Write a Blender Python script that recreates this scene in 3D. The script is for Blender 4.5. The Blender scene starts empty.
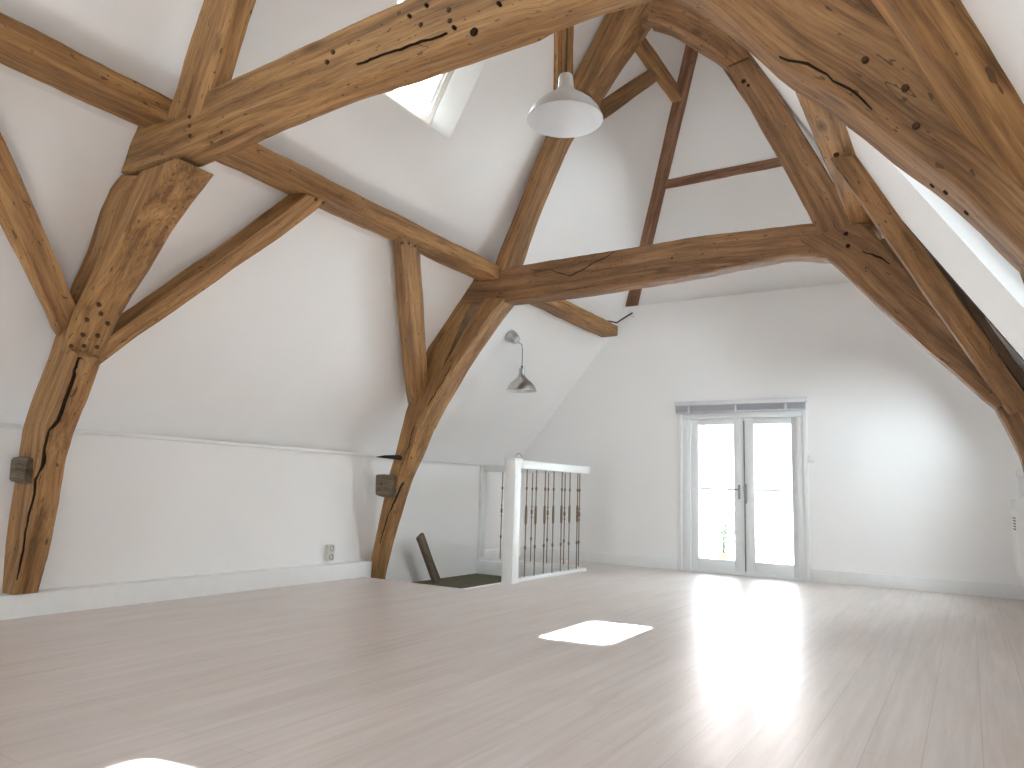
import bpy, bmesh, math, random
from mathutils import Vector, Matrix, noise
random.seed(4)
scene = bpy.context.scene
col = scene.collection

# ------------------------------------------------------------------ camera
cam_data = bpy.data.cameras.new('camera')
cam = bpy.data.objects.new('camera', cam_data)
col.objects.link(cam)
cam_data.sensor_width = 36.0
cam_data.lens = 36.0 * 735.585 / 1024.0
cam_data.clip_start = 0.05
cam_data.clip_end = 300
cam.matrix_world = Matrix(((0.85196519, 0.0481977, 0.52137539, 0.0),
                           (0.52264388, -0.13838055, -0.84124562, 0.0),
                           (0.03160211, 0.98920564, -0.14308564, 0.95),
                           (0, 0, 0, 1)))
scene.camera = cam

# ------------------------------------------------------------------ sky, sun, exposure
world = bpy.data.worlds.new('sky')
scene.world = world
world.use_nodes = True
wn = world.node_tree
wn.nodes.clear()
w_out = wn.nodes.new('ShaderNodeOutputWorld')
w_bg = wn.nodes.new('ShaderNodeBackground')
w_bg.inputs['Color'].default_value = (0.84, 0.93, 1.0, 1)
w_bg.inputs['Strength'].default_value = 7.0
wn.links.new(w_bg.outputs[0], w_out.inputs['Surface'])

sun_data = bpy.data.lights.new('sun', 'SUN')
sun_data.energy = 110.0
sun_data.color = (0.94, 0.97, 1.0)
sun_data.angle = math.radians(1.6)
sun = bpy.data.objects.new('sun', sun_data)
col.objects.link(sun)
sun.rotation_euler = Vector((0.339, 0.12, -1.0)).to_track_quat('-Z', 'Y').to_euler()
sun.location = (-6, 0, 12)

scene.view_settings.view_transform = 'Standard'
scene.view_settings.look = 'None'
scene.view_settings.exposure = 1.05
scene.view_settings.gamma = 1.0
scene.view_settings.use_curve_mapping = False
scene.cycles.max_bounces = 14
scene.cycles.diffuse_bounces = 10
scene.cycles.glossy_bounces = 5
scene.cycles.transparent_max_bounces = 12
scene.cycles.caustics_reflective = False
scene.cycles.caustics_refractive = False
scene.cycles.sample_clamp_indirect = 12.0


def portal(loc, direction, sx, sy):
    """daylight sampling helper in a window opening (Cycles portal, gives no light of its own)"""
    ld = bpy.data.lights.new('daylight_portal', 'AREA')
    ld.shape = 'RECTANGLE'
    ld.size = sx
    ld.size_y = sy
    ld.cycles.is_portal = True
    o = bpy.data.objects.new('daylight_portal', ld)
    col.objects.link(o)
    o.location = loc
    o.rotation_euler = Vector(direction).to_track_quat('-Z', 'Y').to_euler()
    return o

T = {'post1':[[[-4.455,2.431,2.839],[-4.247,2.434,2.791]],[[-4.497,2.432,2.815],[-4.276,2.435,2.765]],[[-4.636,2.436,2.743],[-4.353,2.44,2.671]],[[-4.799,2.454,2.413],[-4.575,2.457,2.361]],[[-4.971,2.467,2.176],[-4.78,2.47,2.128]],[[-5.078,2.478,1.987],[-4.963,2.48,1.949]],[[-5.161,2.486,1.833],[-5.018,2.489,1.788]],[[-5.181,2.489,1.787],[-4.807,2.492,1.727]],[[-5.342,2.503,1.519],[-4.944,2.507,1.463]],[[-5.48,2.518,1.252],[-5.103,2.518,1.246]],[[-5.511,2.527,1.082],[-5.171,2.527,1.083]],[[-5.576,2.545,0.757],[-5.233,2.545,0.769]],[[-5.614,2.563,0.439],[-5.319,2.563,0.44]],[[-5.711,2.579,0.137],[-5.426,2.578,0.159]]],
 'brace1':[[[-4.187,2.397,2.789],[-3.823,2.396,2.799]],[[-4.235,2.399,2.743],[-3.968,2.402,2.69]],[[-4.396,2.41,2.539],[-4.235,2.412,2.511]],[[-4.663,2.429,2.208],[-4.57,2.43,2.183]],[[-4.842,2.438,2.034],[-4.769,2.44,2.007]],[[-4.963,2.45,1.823],[-4.933,2.452,1.775]],[[-4.982,2.452,1.779],[-4.952,2.455,1.731]]],
 'princ1':[[[-4.008,2.416,3.103],[-3.678,2.421,3.022]],[[-3.957,2.411,3.203],[-3.631,2.415,3.136]],[[-3.701,2.381,3.75],[-3.398,2.386,3.648]],[[-3.524,2.36,4.12],[-3.232,2.367,4.005]],[[-3.289,2.335,4.575],[-3.011,2.343,4.445]]],
 'rbrace1':[[[-1.0,2.42,3.02],[-0.79,2.42,3.18]],[[-0.85,2.42,2.88],[-0.64,2.42,3.04]],[[-0.706,2.42,2.726],[-0.496,2.42,2.886]],[[-0.479,2.42,2.427],[-0.269,2.42,2.587]],[[-0.288,2.42,2.244],[-0.078,2.42,2.404]],[[-0.159,2.42,2.073],[0.051,2.42,2.233]],[[-0.008,2.42,1.918],[0.202,2.42,2.078]],[[0.152,2.42,1.675],[0.362,2.42,1.835]],[[0.24,2.42,1.54],[0.45,2.42,1.7]]],
 'post2':[[[-4.521,6.1,2.899],[-4.313,6.1,2.855]],[[-4.57,6.1,2.839],[-4.349,6.1,2.794]],[[-4.743,6.1,2.627],[-4.49,6.1,2.562]],[[-4.865,6.1,2.419],[-4.594,6.1,2.314]],[[-5.053,6.1,1.93],[-4.753,6.1,1.886]],[[-5.145,6.1,1.662],[-4.819,6.1,1.655]],[[-5.232,6.1,1.308],[-4.96,6.1,1.34]],[[-5.311,6.1,1.04],[-5.117,6.1,1.043]],[[-5.364,6.1,0.804],[-5.204,6.1,0.809]],[[-5.458,6.1,0.356],[-5.345,6.1,0.363]],[[-5.543,6.1,-0.017],[-5.43,6.1,-0.008]],[[-5.58,6.1,-0.26],[-5.467,6.1,-0.249]]],
 'brace2':[[[-4.119,6.05,2.885],[-3.888,6.05,2.859]],[[-4.166,6.05,2.838],[-3.934,6.05,2.813]],[[-4.236,6.05,2.74],[-4.026,6.05,2.719]],[[-4.436,6.05,2.463],[-4.259,6.05,2.438]],[[-4.603,6.05,2.21],[-4.46,6.05,2.191]],[[-4.792,6.05,1.86],[-4.686,6.05,1.846]],[[-4.949,6.05,1.589],[-4.867,6.05,1.567]]],
 'princ2L':[[[-4.067,6.1,3.188],[-3.884,6.1,3.163]],[[-4.011,6.1,3.329],[-3.829,6.1,3.303]],[[-3.81,6.1,3.756],[-3.679,6.1,3.733]],[[-3.504,6.1,4.477],[-3.342,6.1,4.439]],[[-3.166,6.1,5.1],[-3.009,6.1,4.991]],[[-2.973,6.1,5.409],[-2.82,6.1,5.296]],[[-2.762,6.1,5.77],[-2.613,6.1,5.654]]],
 'kneeUL':[[[-3.103,6.07,4.917],[-2.992,6.07,4.844]],[[-2.902,6.07,5.262],[-2.751,6.07,5.153]],[[-2.746,6.07,5.531],[-2.516,6.07,5.413]],[[-2.612,6.07,5.751],[-2.375,6.07,5.595]]],
 'kneeUR':[[[-1.634,6.07,4.718],[-1.435,6.07,4.753]],[[-1.82,6.07,4.929],[-1.622,6.07,5.098]],[[-1.986,6.07,5.089],[-1.818,6.07,5.361]],[[-2.206,6.07,5.3],[-2.042,6.07,5.6]],[[-2.384,6.07,5.411],[-2.276,6.07,5.747]]],
 'princ2R':[[[-1.883,6.1,5.262],[-1.48,6.1,5.128]],[[-1.66,6.1,4.771],[-1.309,6.1,4.592]],[[-1.557,6.1,4.523],[-1.214,6.1,4.391]],[[-1.304,6.1,3.951],[-1.001,6.1,3.906]],[[-1.06,6.1,3.397],[-0.772,6.1,3.41]],[[-0.965,6.1,3.167],[-0.635,6.1,3.136]],[[-0.916,6.1,3.033],[-0.582,6.1,3.013]]],
 'brace2R':[[[-1.059,6.05,3.023],[-0.616,6.05,3.099]],[[-0.825,6.05,2.823],[-0.482,6.05,2.933]],[[-0.56,6.05,2.486],[-0.261,6.05,2.589]],[[-0.187,6.05,2.048],[0.036,6.05,2.184]],[[0.075,6.05,1.75],[0.228,6.05,1.883]],[[0.197,6.05,1.619],[0.305,6.05,1.705]]],
 'wbl1far':[[[-5.092,2.596,1.69],[-5.137,2.721,1.63]],[[-4.983,2.694,1.837],[-5.026,2.822,1.779]],[[-4.882,2.794,1.974],[-4.913,2.926,1.932]],[[-4.66,3.028,2.275],[-4.68,3.172,2.247]],[[-4.422,3.269,2.597],[-4.435,3.43,2.579]],[[-4.123,3.557,3.001],[-4.113,3.755,3.014]],[[-4.074,3.593,3.067],[-4.055,3.804,3.093]]],
 'wbl1near':[[[-4.858,2.487,2.007],[-4.981,2.432,1.841]],[[-4.803,2.406,2.081],[-4.923,2.357,1.919]],[[-4.505,1.988,2.485],[-4.649,1.945,2.29]],[[-4.303,1.685,2.758],[-4.425,1.615,2.592]],[[-4.111,1.401,3.017],[-4.228,1.339,2.859]]],
 'wbl2':[[[-4.039,4.611,3.115],[-4.011,4.852,3.153]],[[-4.22,4.881,2.869],[-4.178,5.109,2.927]],[[-4.478,5.275,2.521],[-4.442,5.516,2.57]],[[-4.832,5.822,2.041],[-4.807,6.069,2.076]],[[-5.031,6.153,1.773],[-4.998,6.369,1.818]]],
 'wbul':[[[-3.027,5.467,5.311],[-2.961,5.699,5.431]],[[-3.168,5.744,5.057],[-3.107,5.979,5.168]],[[-3.35,6.079,4.73],[-3.29,6.334,4.838]]],
 'wbuf':[[[-3.239,6.579,4.93],[-3.26,6.8,4.891]],[[-3.152,6.713,5.087],[-3.172,6.966,5.051]],[[-2.792,7.361,5.735],[-2.815,7.551,5.694]],[[-2.749,7.437,5.812],[-2.771,7.629,5.772]]],
 'wbr2':[[[-0.687,4.7,3.174],[-0.559,4.7,3.251]],[[-0.652,4.75,3.115],[-0.524,4.75,3.192]],[[-0.36,5.162,2.628],[-0.232,5.162,2.706]],[[-0.069,5.575,2.141],[0.059,5.575,2.219]],[[0.231,6.0,1.64],[0.359,6.0,1.718]],[[0.275,6.062,1.566],[0.404,6.062,1.644]]],
 'wbr1':[[[0.226,2.482,1.75],[0.363,2.482,1.833]],[[0.16,2.38,1.846],[0.296,2.38,1.929]],[[0.027,2.175,2.039],[0.163,2.175,2.122]],[[-0.106,1.97,2.231],[0.03,1.97,2.314]],[[-0.372,1.56,2.616],[-0.236,1.56,2.699]],[[-0.612,1.191,2.963],[-0.475,1.191,3.046]]]}
FEAT = {'peg_brace1':[[-4.735,2.557,1.997],[-4.779,2.496,1.948],[-4.777,2.632,1.951],[-4.856,2.522,1.862],[-4.847,2.614,1.872],[-4.922,2.489,1.788],[-4.91,2.565,1.801],[-4.903,2.646,1.808],[-4.694,2.516,2.043]],
 'peg_wbl2':[[-4.089,4.71,3.047],[-4.074,4.784,3.068],[-4.075,4.868,3.067]],
 'peg_wbl1far':[[-4.074,3.692,3.068],[-4.073,3.762,3.069]],
 'peg_collar1':[[-3.773,2.419,3.051],[-3.769,2.422,2.995],[-3.764,2.426,2.934],[-3.473,2.428,2.884],[-2.662,2.418,3.066],[-2.621,2.416,3.107],[-2.057,2.418,3.071],[-1.897,2.417,3.091],[-1.89,2.42,3.037]],
 'hole_collar1':[[-1.758,2.425,2.943]],
 'peg_collar2':[[-3.981,6.1,2.892],[-2.147,6.1,3.042]],
 'peg_rbrace1':[[-0.082,2.42,2.087],[-0.106,2.42,2.218],[-0.214,2.42,2.344]],
 'peg_brace2R':[[-0.707,6.05,2.919],[-0.718,6.05,3.019]],
 'crack_post1':[[-4.817,2.493,1.708],[-4.904,2.503,1.533],[-4.943,2.507,1.45],[-5.036,2.515,1.31],[-5.115,2.518,1.246],[-5.162,2.526,1.116],[-5.177,2.53,1.031],[-5.252,2.536,0.919],[-5.271,2.545,0.768],[-5.339,2.555,0.588],[-5.365,2.565,0.391],[-5.413,2.573,0.257]],
 'crack_collar2':[[-3.486,6.1,3.1],[-3.374,6.1,3.095],[-3.273,6.1,3.042],[-3.164,6.1,3.008],[-3.057,6.1,3.033],[-2.932,6.1,3.095],[-2.799,6.1,3.135],[-2.698,6.1,3.179]],
 'crack_rbrace1':[[-0.476,2.42,2.43],[-0.388,2.42,2.375],[-0.324,2.42,2.328],[-0.264,2.42,2.255],[-0.2,2.42,2.173]],
 'crack_rbrace1b':[[-0.272,2.42,2.361],[-0.295,2.42,2.316],[-0.26,2.42,2.275]],
 'crack_brace2R':[[-0.61,6.05,2.856],[-0.541,6.05,2.83],[-0.487,6.05,2.791],[-0.422,6.05,2.727]],
 'stub1':[[-5.592,2.528,1.069],[-5.31,2.528,1.07],[-5.288,2.538,0.898],[-5.567,2.538,0.892]],
 'stub2':[[-5.47,6.1,1.069],[-5.147,6.1,1.075],[-5.185,6.1,0.831],[-5.409,6.1,0.835]],
 'spike2':[[-5.47,6.1,1.254],[-5.132,6.1,1.266]],
 'nail1':[[-5.189,2.7,1.229]]}
# ------------------------------------------------------------------ tagging
def tag(o, label=None, cat=None, group=None, kind=None):
    if label: o['label'] = label
    if cat: o['category'] = cat
    if group: o['group'] = group
    if kind: o['kind'] = kind
    return o


def empty(name, loc, label, cat, group=None, kind=None):
    o = bpy.data.objects.new(name, None)
    o.empty_display_size = 0.1
    col.objects.link(o)
    o.location = loc
    return tag(o, label, cat, group, kind)


# ------------------------------------------------------------------ materials
def new_mat(name):
    m = bpy.data.materials.new(name)
    m.use_nodes = True
    nt = m.node_tree
    nt.nodes.clear()
    out = nt.nodes.new('ShaderNodeOutputMaterial')
    bsdf = nt.nodes.new('ShaderNodeBsdfPrincipled')
    nt.links.new(bsdf.outputs[0], out.inputs['Surface'])
    return m, nt, bsdf


def node(nt, typ, **kw):
    n = nt.nodes.new(typ)
    for k, v in kw.items():
        if k in n.inputs.keys():
            n.inputs[k].default_value = v
        else:
            setattr(n, k, v)
    return n


def ramp(nt, fac, stops):
    r = nt.nodes.new('ShaderNodeValToRGB')
    el = r.color_ramp.elements
    while len(el) > 1:
        el.remove(el[-1])
    el[0].position, el[0].color = stops[0][0], (*stops[0][1], 1)
    for p, c in stops[1:]:
        e = el.new(p)
        e.color = (*c, 1)
    nt.links.new(fac, r.inputs['Fac'])
    return r.outputs['Color']


def mathn(nt, op, a, b=None, c=None):
    n = nt.nodes.new('ShaderNodeMath')
    n.operation = op
    for i, v in enumerate((a, b, c)):
        if v is None: continue
        if isinstance(v, (int, float)): n.inputs[i].default_value = v
        else: nt.links.new(v, n.inputs[i])
    return n.outputs[0]


def mixc(nt, typ, fac, a, b):
    n = nt.nodes.new('ShaderNodeMix')
    n.data_type = 'RGBA'
    n.blend_type = typ
    for sock, v in ((n.inputs[0], fac), (n.inputs[6], a), (n.inputs[7], b)):
        if isinstance(v, (int, float)): sock.default_value = v
        elif isinstance(v, tuple): sock.default_value = (*v, 1)
        else: nt.links.new(v, sock)
    return n.outputs[2]


def simple(name, color, rough=0.5, metal=0.0, spec=0.5):
    m, nt, b = new_mat(name)
    n = node(nt, 'ShaderNodeTexNoise', Scale=9.0, Detail=3.0)
    tc = nt.nodes.new('ShaderNodeTexCoord')
    nt.links.new(tc.outputs['Object'], n.inputs['Vector'])
    c = mixc(nt, 'MIX', n.outputs['Fac'], tuple(v * 0.95 for v in color), tuple(min(1, v * 1.04) for v in color))
    nt.links.new(c, b.inputs['Base Color'])
    b.inputs['Roughness'].default_value = rough
    b.inputs['Metallic'].default_value = metal
    b.inputs['Specular IOR Level'].default_value = spec
    return m


def plaster_mat(name, color, bump=0.12):
    m, nt, b = new_mat(name)
    tc = nt.nodes.new('ShaderNodeTexCoord')
    n1 = node(nt, 'ShaderNodeTexNoise', Scale=1.3, Detail=4.0, Roughness=0.6)
    n2 = node(nt, 'ShaderNodeTexNoise', Scale=55.0, Detail=3.0)
    for n in (n1, n2):
        nt.links.new(tc.outputs['Object'], n.inputs['Vector'])
    c = mixc(nt, 'MIX', n1.outputs['Fac'], tuple(v * 0.965 for v in color), tuple(min(.95, v * 1.02) for v in color))
    nt.links.new(c, b.inputs['Base Color'])
    b.inputs['Roughness'].default_value = 0.72
    b.inputs['Specular IOR Level'].default_value = 0.25
    bp = node(nt, 'ShaderNodeBump', Strength=bump, Distance=0.004)
    s = mathn(nt, 'ADD', mathn(nt, 'MULTIPLY', n1.outputs['Fac'], 3.0), n2.outputs['Fac'])
    nt.links.new(s, bp.inputs['Height'])
    nt.links.new(bp.outputs[0], b.inputs['Normal'])
    return m


def wood_mat(name, dark, mid, light, rough=0.62):
    """old hewn oak; 'grain' attribute: x along the timber, y/z across it (metres)"""
    m, nt, b = new_mat(name)
    at = nt.nodes.new('ShaderNodeAttribute')
    at.attribute_name = 'grain'
    def mapped(sx, sy, sz):
        mp = nt.nodes.new('ShaderNodeMapping')
        mp.inputs['Scale'].default_value = (sx, sy, sz)
        nt.links.new(at.outputs['Vector'], mp.inputs['Vector'])
        return mp.outputs[0]
    n1 = node(nt, 'ShaderNodeTexNoise', Scale=1.0, Detail=5.0, Roughness=0.6, Distortion=0.6)
    nt.links.new(mapped(0.9, 17, 17), n1.inputs['Vector'])
    n2 = node(nt, 'ShaderNodeTexNoise', Scale=1.0, Detail=4.0, Roughness=0.7)
    nt.links.new(mapped(5, 95, 95), n2.inputs['Vector'])
    n3 = node(nt, 'ShaderNodeTexNoise', Scale=1.0, Detail=3.0)
    nt.links.new(mapped(1.4, 2.6, 2.6), n3.inputs['Vector'])
    base = ramp(nt, n1.outputs['Fac'], [(0.34, dark), (0.50, mid), (0.67, light)])
    fine = ramp(nt, n2.outputs['Fac'], [(0.30, (0.45, 0.42, 0.4)), (0.55, (1, 1, 1))])
    c1 = mixc(nt, 'MULTIPLY', 0.85, base, fine)
    big = ramp(nt, n3.outputs['Fac'], [(0.3, (0.66, 0.61, 0.58)), (0.62, (1.12, 1.1, 1.06))])
    c2 = mixc(nt, 'MULTIPLY', 0.6, c1, big)
    # drying checks: thin dark lines following the grain
    n4 = node(nt, 'ShaderNodeTexNoise', Scale=1.0, Detail=2.0, Roughness=0.5, Distortion=0.3)
    nt.links.new(mapped(0.9, 7.5, 7.5), n4.inputs['Vector'])
    n5 = node(nt, 'ShaderNodeTexNoise', Scale=1.0, Detail=2.0)
    nt.links.new(mapped(2.2, 5, 5), n5.inputs['Vector'])
    d = mathn(nt, 'ABSOLUTE', mathn(nt, 'SUBTRACT', n4.outputs['Fac'], 0.5))
    lim = mathn(nt, 'MULTIPLY', mathn(nt, 'MAXIMUM', mathn(nt, 'SUBTRACT', n5.outputs['Fac'], 0.52), 0.0), 0.02)
    crack = mathn(nt, 'LESS_THAN', d, lim)
    c3 = mixc(nt, 'MIX', mathn(nt, 'MULTIPLY', crack, 0.8), c2, (0.035, 0.018, 0.009))
    # knots
    v = node(nt, 'ShaderNodeTexVoronoi', Scale=1.0)
    nt.links.new(mapped(1.6, 4.5, 4.5), v.inputs['Vector'])
    kn = ramp(nt, v.outputs['Distance'], [(0.0, (0.25, 0.2, 0.18)), (0.07, (0.5, 0.45, 0.42)), (0.16, (1, 1, 1))])
    c4 = mixc(nt, 'MULTIPLY', 0.9, c3, kn)
    # worm and nail specks
    n6 = node(nt, 'ShaderNodeTexNoise', Scale=1.0, Detail=1.0)
    nt.links.new(mapped(16, 42, 42), n6.inputs['Vector'])
    c4 = mixc(nt, 'MIX', mathn(nt, 'MULTIPLY', mathn(nt, 'GREATER_THAN', n6.outputs['Fac'], 0.715), 0.75), c4, (0.05, 0.026, 0.012))
    oi = nt.nodes.new('ShaderNodeObjectInfo')
    hsv = nt.nodes.new('ShaderNodeHueSaturation')
    nt.links.new(mathn(nt, 'ADD', mathn(nt, 'MULTIPLY', oi.outputs['Random'], 0.22), 0.90), hsv.inputs['Value'])
    nt.links.new(c4, hsv.inputs['Color'])
    nt.links.new(hsv.outputs[0], b.inputs['Base Color'])
    b.inputs['Roughness'].default_value = rough
    b.inputs['Specular IOR Level'].default_value = 0.3
    bp = node(nt, 'ShaderNodeBump', Strength=0.8, Distance=0.008)
    h = mathn(nt, 'ADD', mathn(nt, 'ADD', n1.outputs['Fac'], mathn(nt, 'MULTIPLY', n2.outputs['Fac'], 0.5)), mathn(nt, 'MULTIPLY', crack, -1.2))
    nt.links.new(h, bp.inputs['Height'])
    nt.links.new(bp.outputs[0], b.inputs['Normal'])
    return m


def floor_mat():
    m, nt, b = new_mat('pale_laminate')
    tc = nt.nodes.new('ShaderNodeTexCoord')
    rot = nt.nodes.new('ShaderNodeMapping')
    rot.inputs['Rotation'].default_value = (0, 0, math.radians(90))
    nt.links.new(tc.outputs['Object'], rot.inputs['Vector'])
    br = nt.nodes.new('ShaderNodeTexBrick')
    br.offset = 0.37
    br.inputs['Color1'].default_value = (0.0, 0.0, 0.0, 1)
    br.inputs['Color2'].default_value = (1, 1, 1, 1)
    br.inputs['Mortar'].default_value = (0.5, 0.5, 0.5, 1)
    br.inputs['Scale'].default_value = 1.0
    br.inputs['Mortar Size'].default_value = 0.0011
    br.inputs['Mortar Smooth'].default_value = 0.1
    br.inputs['Brick Width'].default_value = 1.38
    br.inputs['Row Height'].default_value = 0.195
    nt.links.new(rot.outputs[0], br.inputs['Vector'])
    mp = nt.nodes.new('ShaderNodeMapping')
    mp.inputs['Scale'].default_value = (26, 1.1, 1)
    nt.links.new(tc.outputs['Object'], mp.inputs['Vector'])
    n1 = node(nt, 'ShaderNodeTexNoise', Scale=1.0, Detail=5.0, Roughness=0.62, Distortion=0.5)
    nt.links.new(mp.outputs[0], n1.inputs['Vector'])
    mp2 = nt.nodes.new('ShaderNodeMapping')
    mp2.inputs['Scale'].default_value = (6, 1.0, 1)
    nt.links.new(tc.outputs['Object'], mp2.inputs['Vector'])
    n2 = node(nt, 'ShaderNodeTexNoise', Scale=1.0, Detail=3.0)
    nt.links.new(mp2.outputs[0], n2.inputs['Vector'])
    base = ramp(nt, n1.outputs['Fac'], [(0.3, FLOOR_A), (0.7, FLOOR_B)])
    pl = ramp(nt, br.outputs['Color'], [(0.0, (0.975, 0.97, 0.965)), (1.0, (1.02, 1.02, 1.02))])
    c = mixc(nt, 'MULTIPLY', 1.0, base, pl)
    c = mixc(nt, 'MULTIPLY', 0.5, c, ramp(nt, n2.outputs['Fac'], [(0.35, (0.88, 0.86, 0.85)), (0.65, (1.05, 1.05, 1.05))]))
    c = mixc(nt, 'MIX', mathn(nt, 'MULTIPLY', br.outputs['Fac'], 0.45), c, (0.16, 0.12, 0.10))
    nt.links.new(c, b.inputs['Base Color'])
    r = mathn(nt, 'ADD', mathn(nt, 'MULTIPLY', n2.outputs['Fac'], 0.06), 0.32)
    nt.links.new(r, b.inputs['Roughness'])
    b.inputs['Specular IOR Level'].default_value = 0.6
    bp = node(nt, 'ShaderNodeBump', Strength=0.06, Distance=0.002)
    nt.links.new(mathn(nt, 'SUBTRACT', n1.outputs['Fac'], mathn(nt, 'MULTIPLY', br.outputs['Fac'], 2.0)), bp.inputs['Height'])
    nt.links.new(bp.outputs[0], b.inputs['Normal'])
    return m


def glass_mat():
    m = bpy.data.materials.new('window_glass')
    m.use_nodes = True
    nt = m.node_tree
    nt.nodes.clear()
    out = nt.nodes.new('ShaderNodeOutputMaterial')
    mix = nt.nodes.new('ShaderNodeMixShader')
    tr = nt.nodes.new('ShaderNodeBsdfTransparent')
    tr.inputs['Color'].default_value = (0.95, 0.975, 0.97, 1)
    gl = nt.nodes.new('ShaderNodeBsdfGlossy')
    gl.inputs['Roughness'].default_value = 0.02
    fr = nt.nodes.new('ShaderNodeFresnel')
    fr.inputs['IOR'].default_value = 1.35
    nt.links.new(fr.outputs[0], mix.inputs[0])
    nt.links.new(tr.outputs[0], mix.inputs[1])
    nt.links.new(gl.outputs[0], mix.inputs[2])
    nt.links.new(mix.outputs[0], out.inputs['Surface'])
    return m


def carpet_mat():
    m, nt, b = new_mat('olive_carpet')
    tc = nt.nodes.new('ShaderNodeTexCoord')
    n = node(nt, 'ShaderNodeTexNoise', Scale=60.0, Detail=4.0)
    nt.links.new(tc.outputs['Object'], n.inputs['Vector'])
    n2 = node(nt, 'ShaderNodeTexNoise', Scale=7.0, Detail=3.0)
    nt.links.new(tc.outputs['Object'], n2.inputs['Vector'])
    c = ramp(nt, n.outputs['Fac'], [(0.3, (0.07, 0.06, 0.03)), (0.7, (0.16, 0.14, 0.075))])
    c = mixc(nt, 'MULTIPLY', 0.7, c, ramp(nt, n2.outputs['Fac'], [(0.35, (0.7, 0.7, 0.7)), (0.65, (1.1, 1.1, 1.1))]))
    nt.links.new(c, b.inputs['Base Color'])
    b.inputs['Roughness'].default_value = 0.95
    bp = node(nt, 'ShaderNodeBump', Strength=0.6, Distance=0.01)
    nt.links.new(n.outputs['Fac'], bp.inputs['Height'])
    nt.links.new(bp.outputs[0], b.inputs['Normal'])
    return m


FLOOR_A = (0.58, 0.505, 0.465)
FLOOR_B = (0.69, 0.63, 0.60)
M = {}
M['plaster'] = plaster_mat('white_plaster', (0.885, 0.87, 0.86))
M['gable'] = plaster_mat('white_gable_plaster', (0.885, 0.87, 0.86), 0.08)
M['paint'] = simple('white_paint', (0.80, 0.80, 0.79), 0.4)
M['frame'] = simple('white_frame_paint', (0.82, 0.83, 0.83), 0.35)
M['oak'] = wood_mat('old_oak', (0.185, 0.090, 0.033), (0.32, 0.168, 0.064), (0.44, 0.245, 0.102))
M['brown_oak'] = wood_mat('brown_oak', (0.15, 0.074, 0.032), (0.245, 0.125, 0.055), (0.33, 0.18, 0.082))  # browner timbers, darkened further in place of shade on their near faces
M['dark_edge'] = wood_mat('dark_edge_wood', (0.045, 0.028, 0.016), (0.085, 0.052, 0.03), (0.13, 0.08, 0.048), 0.85)
M['mid_oak'] = wood_mat('mid_oak', (0.17, 0.085, 0.034), (0.28, 0.145, 0.060), (0.38, 0.21, 0.092))  # tone set between a lit underside and a shaded near face
M['grey_oak'] = wood_mat('weathered_oak', (0.10, 0.075, 0.05), (0.18, 0.135, 0.095), (0.26, 0.20, 0.145), 0.8)
M['dark_oak'] = wood_mat('reddish_dark_oak', (0.17, 0.08, 0.045), (0.27, 0.14, 0.08), (0.36, 0.20, 0.12))
M['check'] = simple('dark_wood_crack', (0.022, 0.012, 0.007), 0.95, 0, 0.1)
M['peg'] = simple('dark_peg', (0.075, 0.036, 0.016), 0.8, 0, 0.2)
M['grey_wood'] = simple('weathered_grey_wood', (0.13, 0.105, 0.08), 0.75)
M['floor'] = floor_mat()
M['glass'] = glass_mat()
M['carpet'] = carpet_mat()
M['alu'] = simple('brushed_aluminium', (0.62, 0.62, 0.62), 0.36, 0.85)
M['steel_grey'] = simple('grey_metal', (0.55, 0.54, 0.53), 0.28, 0.95)
M['lamp_white'] = simple('lamp_white_inside', (0.70, 0.71, 0.73), 0.45)
M['black'] = simple('black_plastic', (0.015, 0.015, 0.015), 0.5)
M['iron'] = simple('bronze_iron', (0.20, 0.14, 0.085), 0.5, 0.25)
M['spike'] = simple('rusty_dark_iron', (0.03, 0.024, 0.02), 0.6, 0.5)
M['handle'] = simple('dull_steel', (0.30, 0.31, 0.32), 0.35, 0.8)
M['blind'] = simple('grey_slats', (0.70, 0.69, 0.74), 0.5)
M['blind_rail'] = simple('white_slat_rail', (0.72, 0.71, 0.74), 0.45)
M['plastic'] = simple('white_plastic', (0.78, 0.77, 0.74), 0.4)
M['socket'] = simple('beige_plastic', (0.60, 0.56, 0.52), 0.4)
M['grille'] = simple('grey_grille', (0.20, 0.20, 0.20), 0.5)
M['sky_frame'] = simple('skylight_frame_paint', (0.60, 0.56, 0.52), 0.45)
M['edge_shade'] = simple('painted_edge_shade', (0.07, 0.055, 0.045), 0.9)
M['house_wall'] = plaster_mat('neighbour_wall', (0.75, 0.76, 0.76))
M['house_roof'] = simple('neighbour_tiles', (0.30, 0.22, 0.20), 0.8)
M['house_pane'] = simple('neighbour_pane', (0.16, 0.19, 0.22), 0.15)
M['leaf'] = simple('leaf_green', (0.085, 0.11, 0.07), 0.6)
M['pot'] = simple('clay_pot', (0.35, 0.17, 0.10), 0.8)
M['awning'] = simple('grey_awning', (0.25, 0.27, 0.27), 0.8)


# ------------------------------------------------------------------ mesh helpers
def finish(name, bm, mat, parent=None, smooth=True, angle=35, recalc=True):
    if recalc:
        bmesh.ops.recalc_face_normals(bm, faces=bm.faces)
    me = bpy.data.meshes.new(name)
    bm.to_mesh(me)
    bm.free()
    me.materials.append(mat)
    if smooth:
        for p in me.polygons:
            p.use_smooth = True
        me.set_sharp_from_angle(angle=math.radians(angle))
    o = bpy.data.objects.new(name, me)
    col.objects.link(o)
    if parent is not None:
        o.parent = parent
        bpy_origin = parent_world(parent)
        o.matrix_parent_inverse = bpy_origin.inverted()
    return o


def parent_world(p):
    m = Matrix.LocRotScale(p.location, p.rotation_euler, p.scale)
    if p.parent is not None:
        return parent_world(p.parent) @ p.matrix_parent_inverse @ m
    return m


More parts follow.
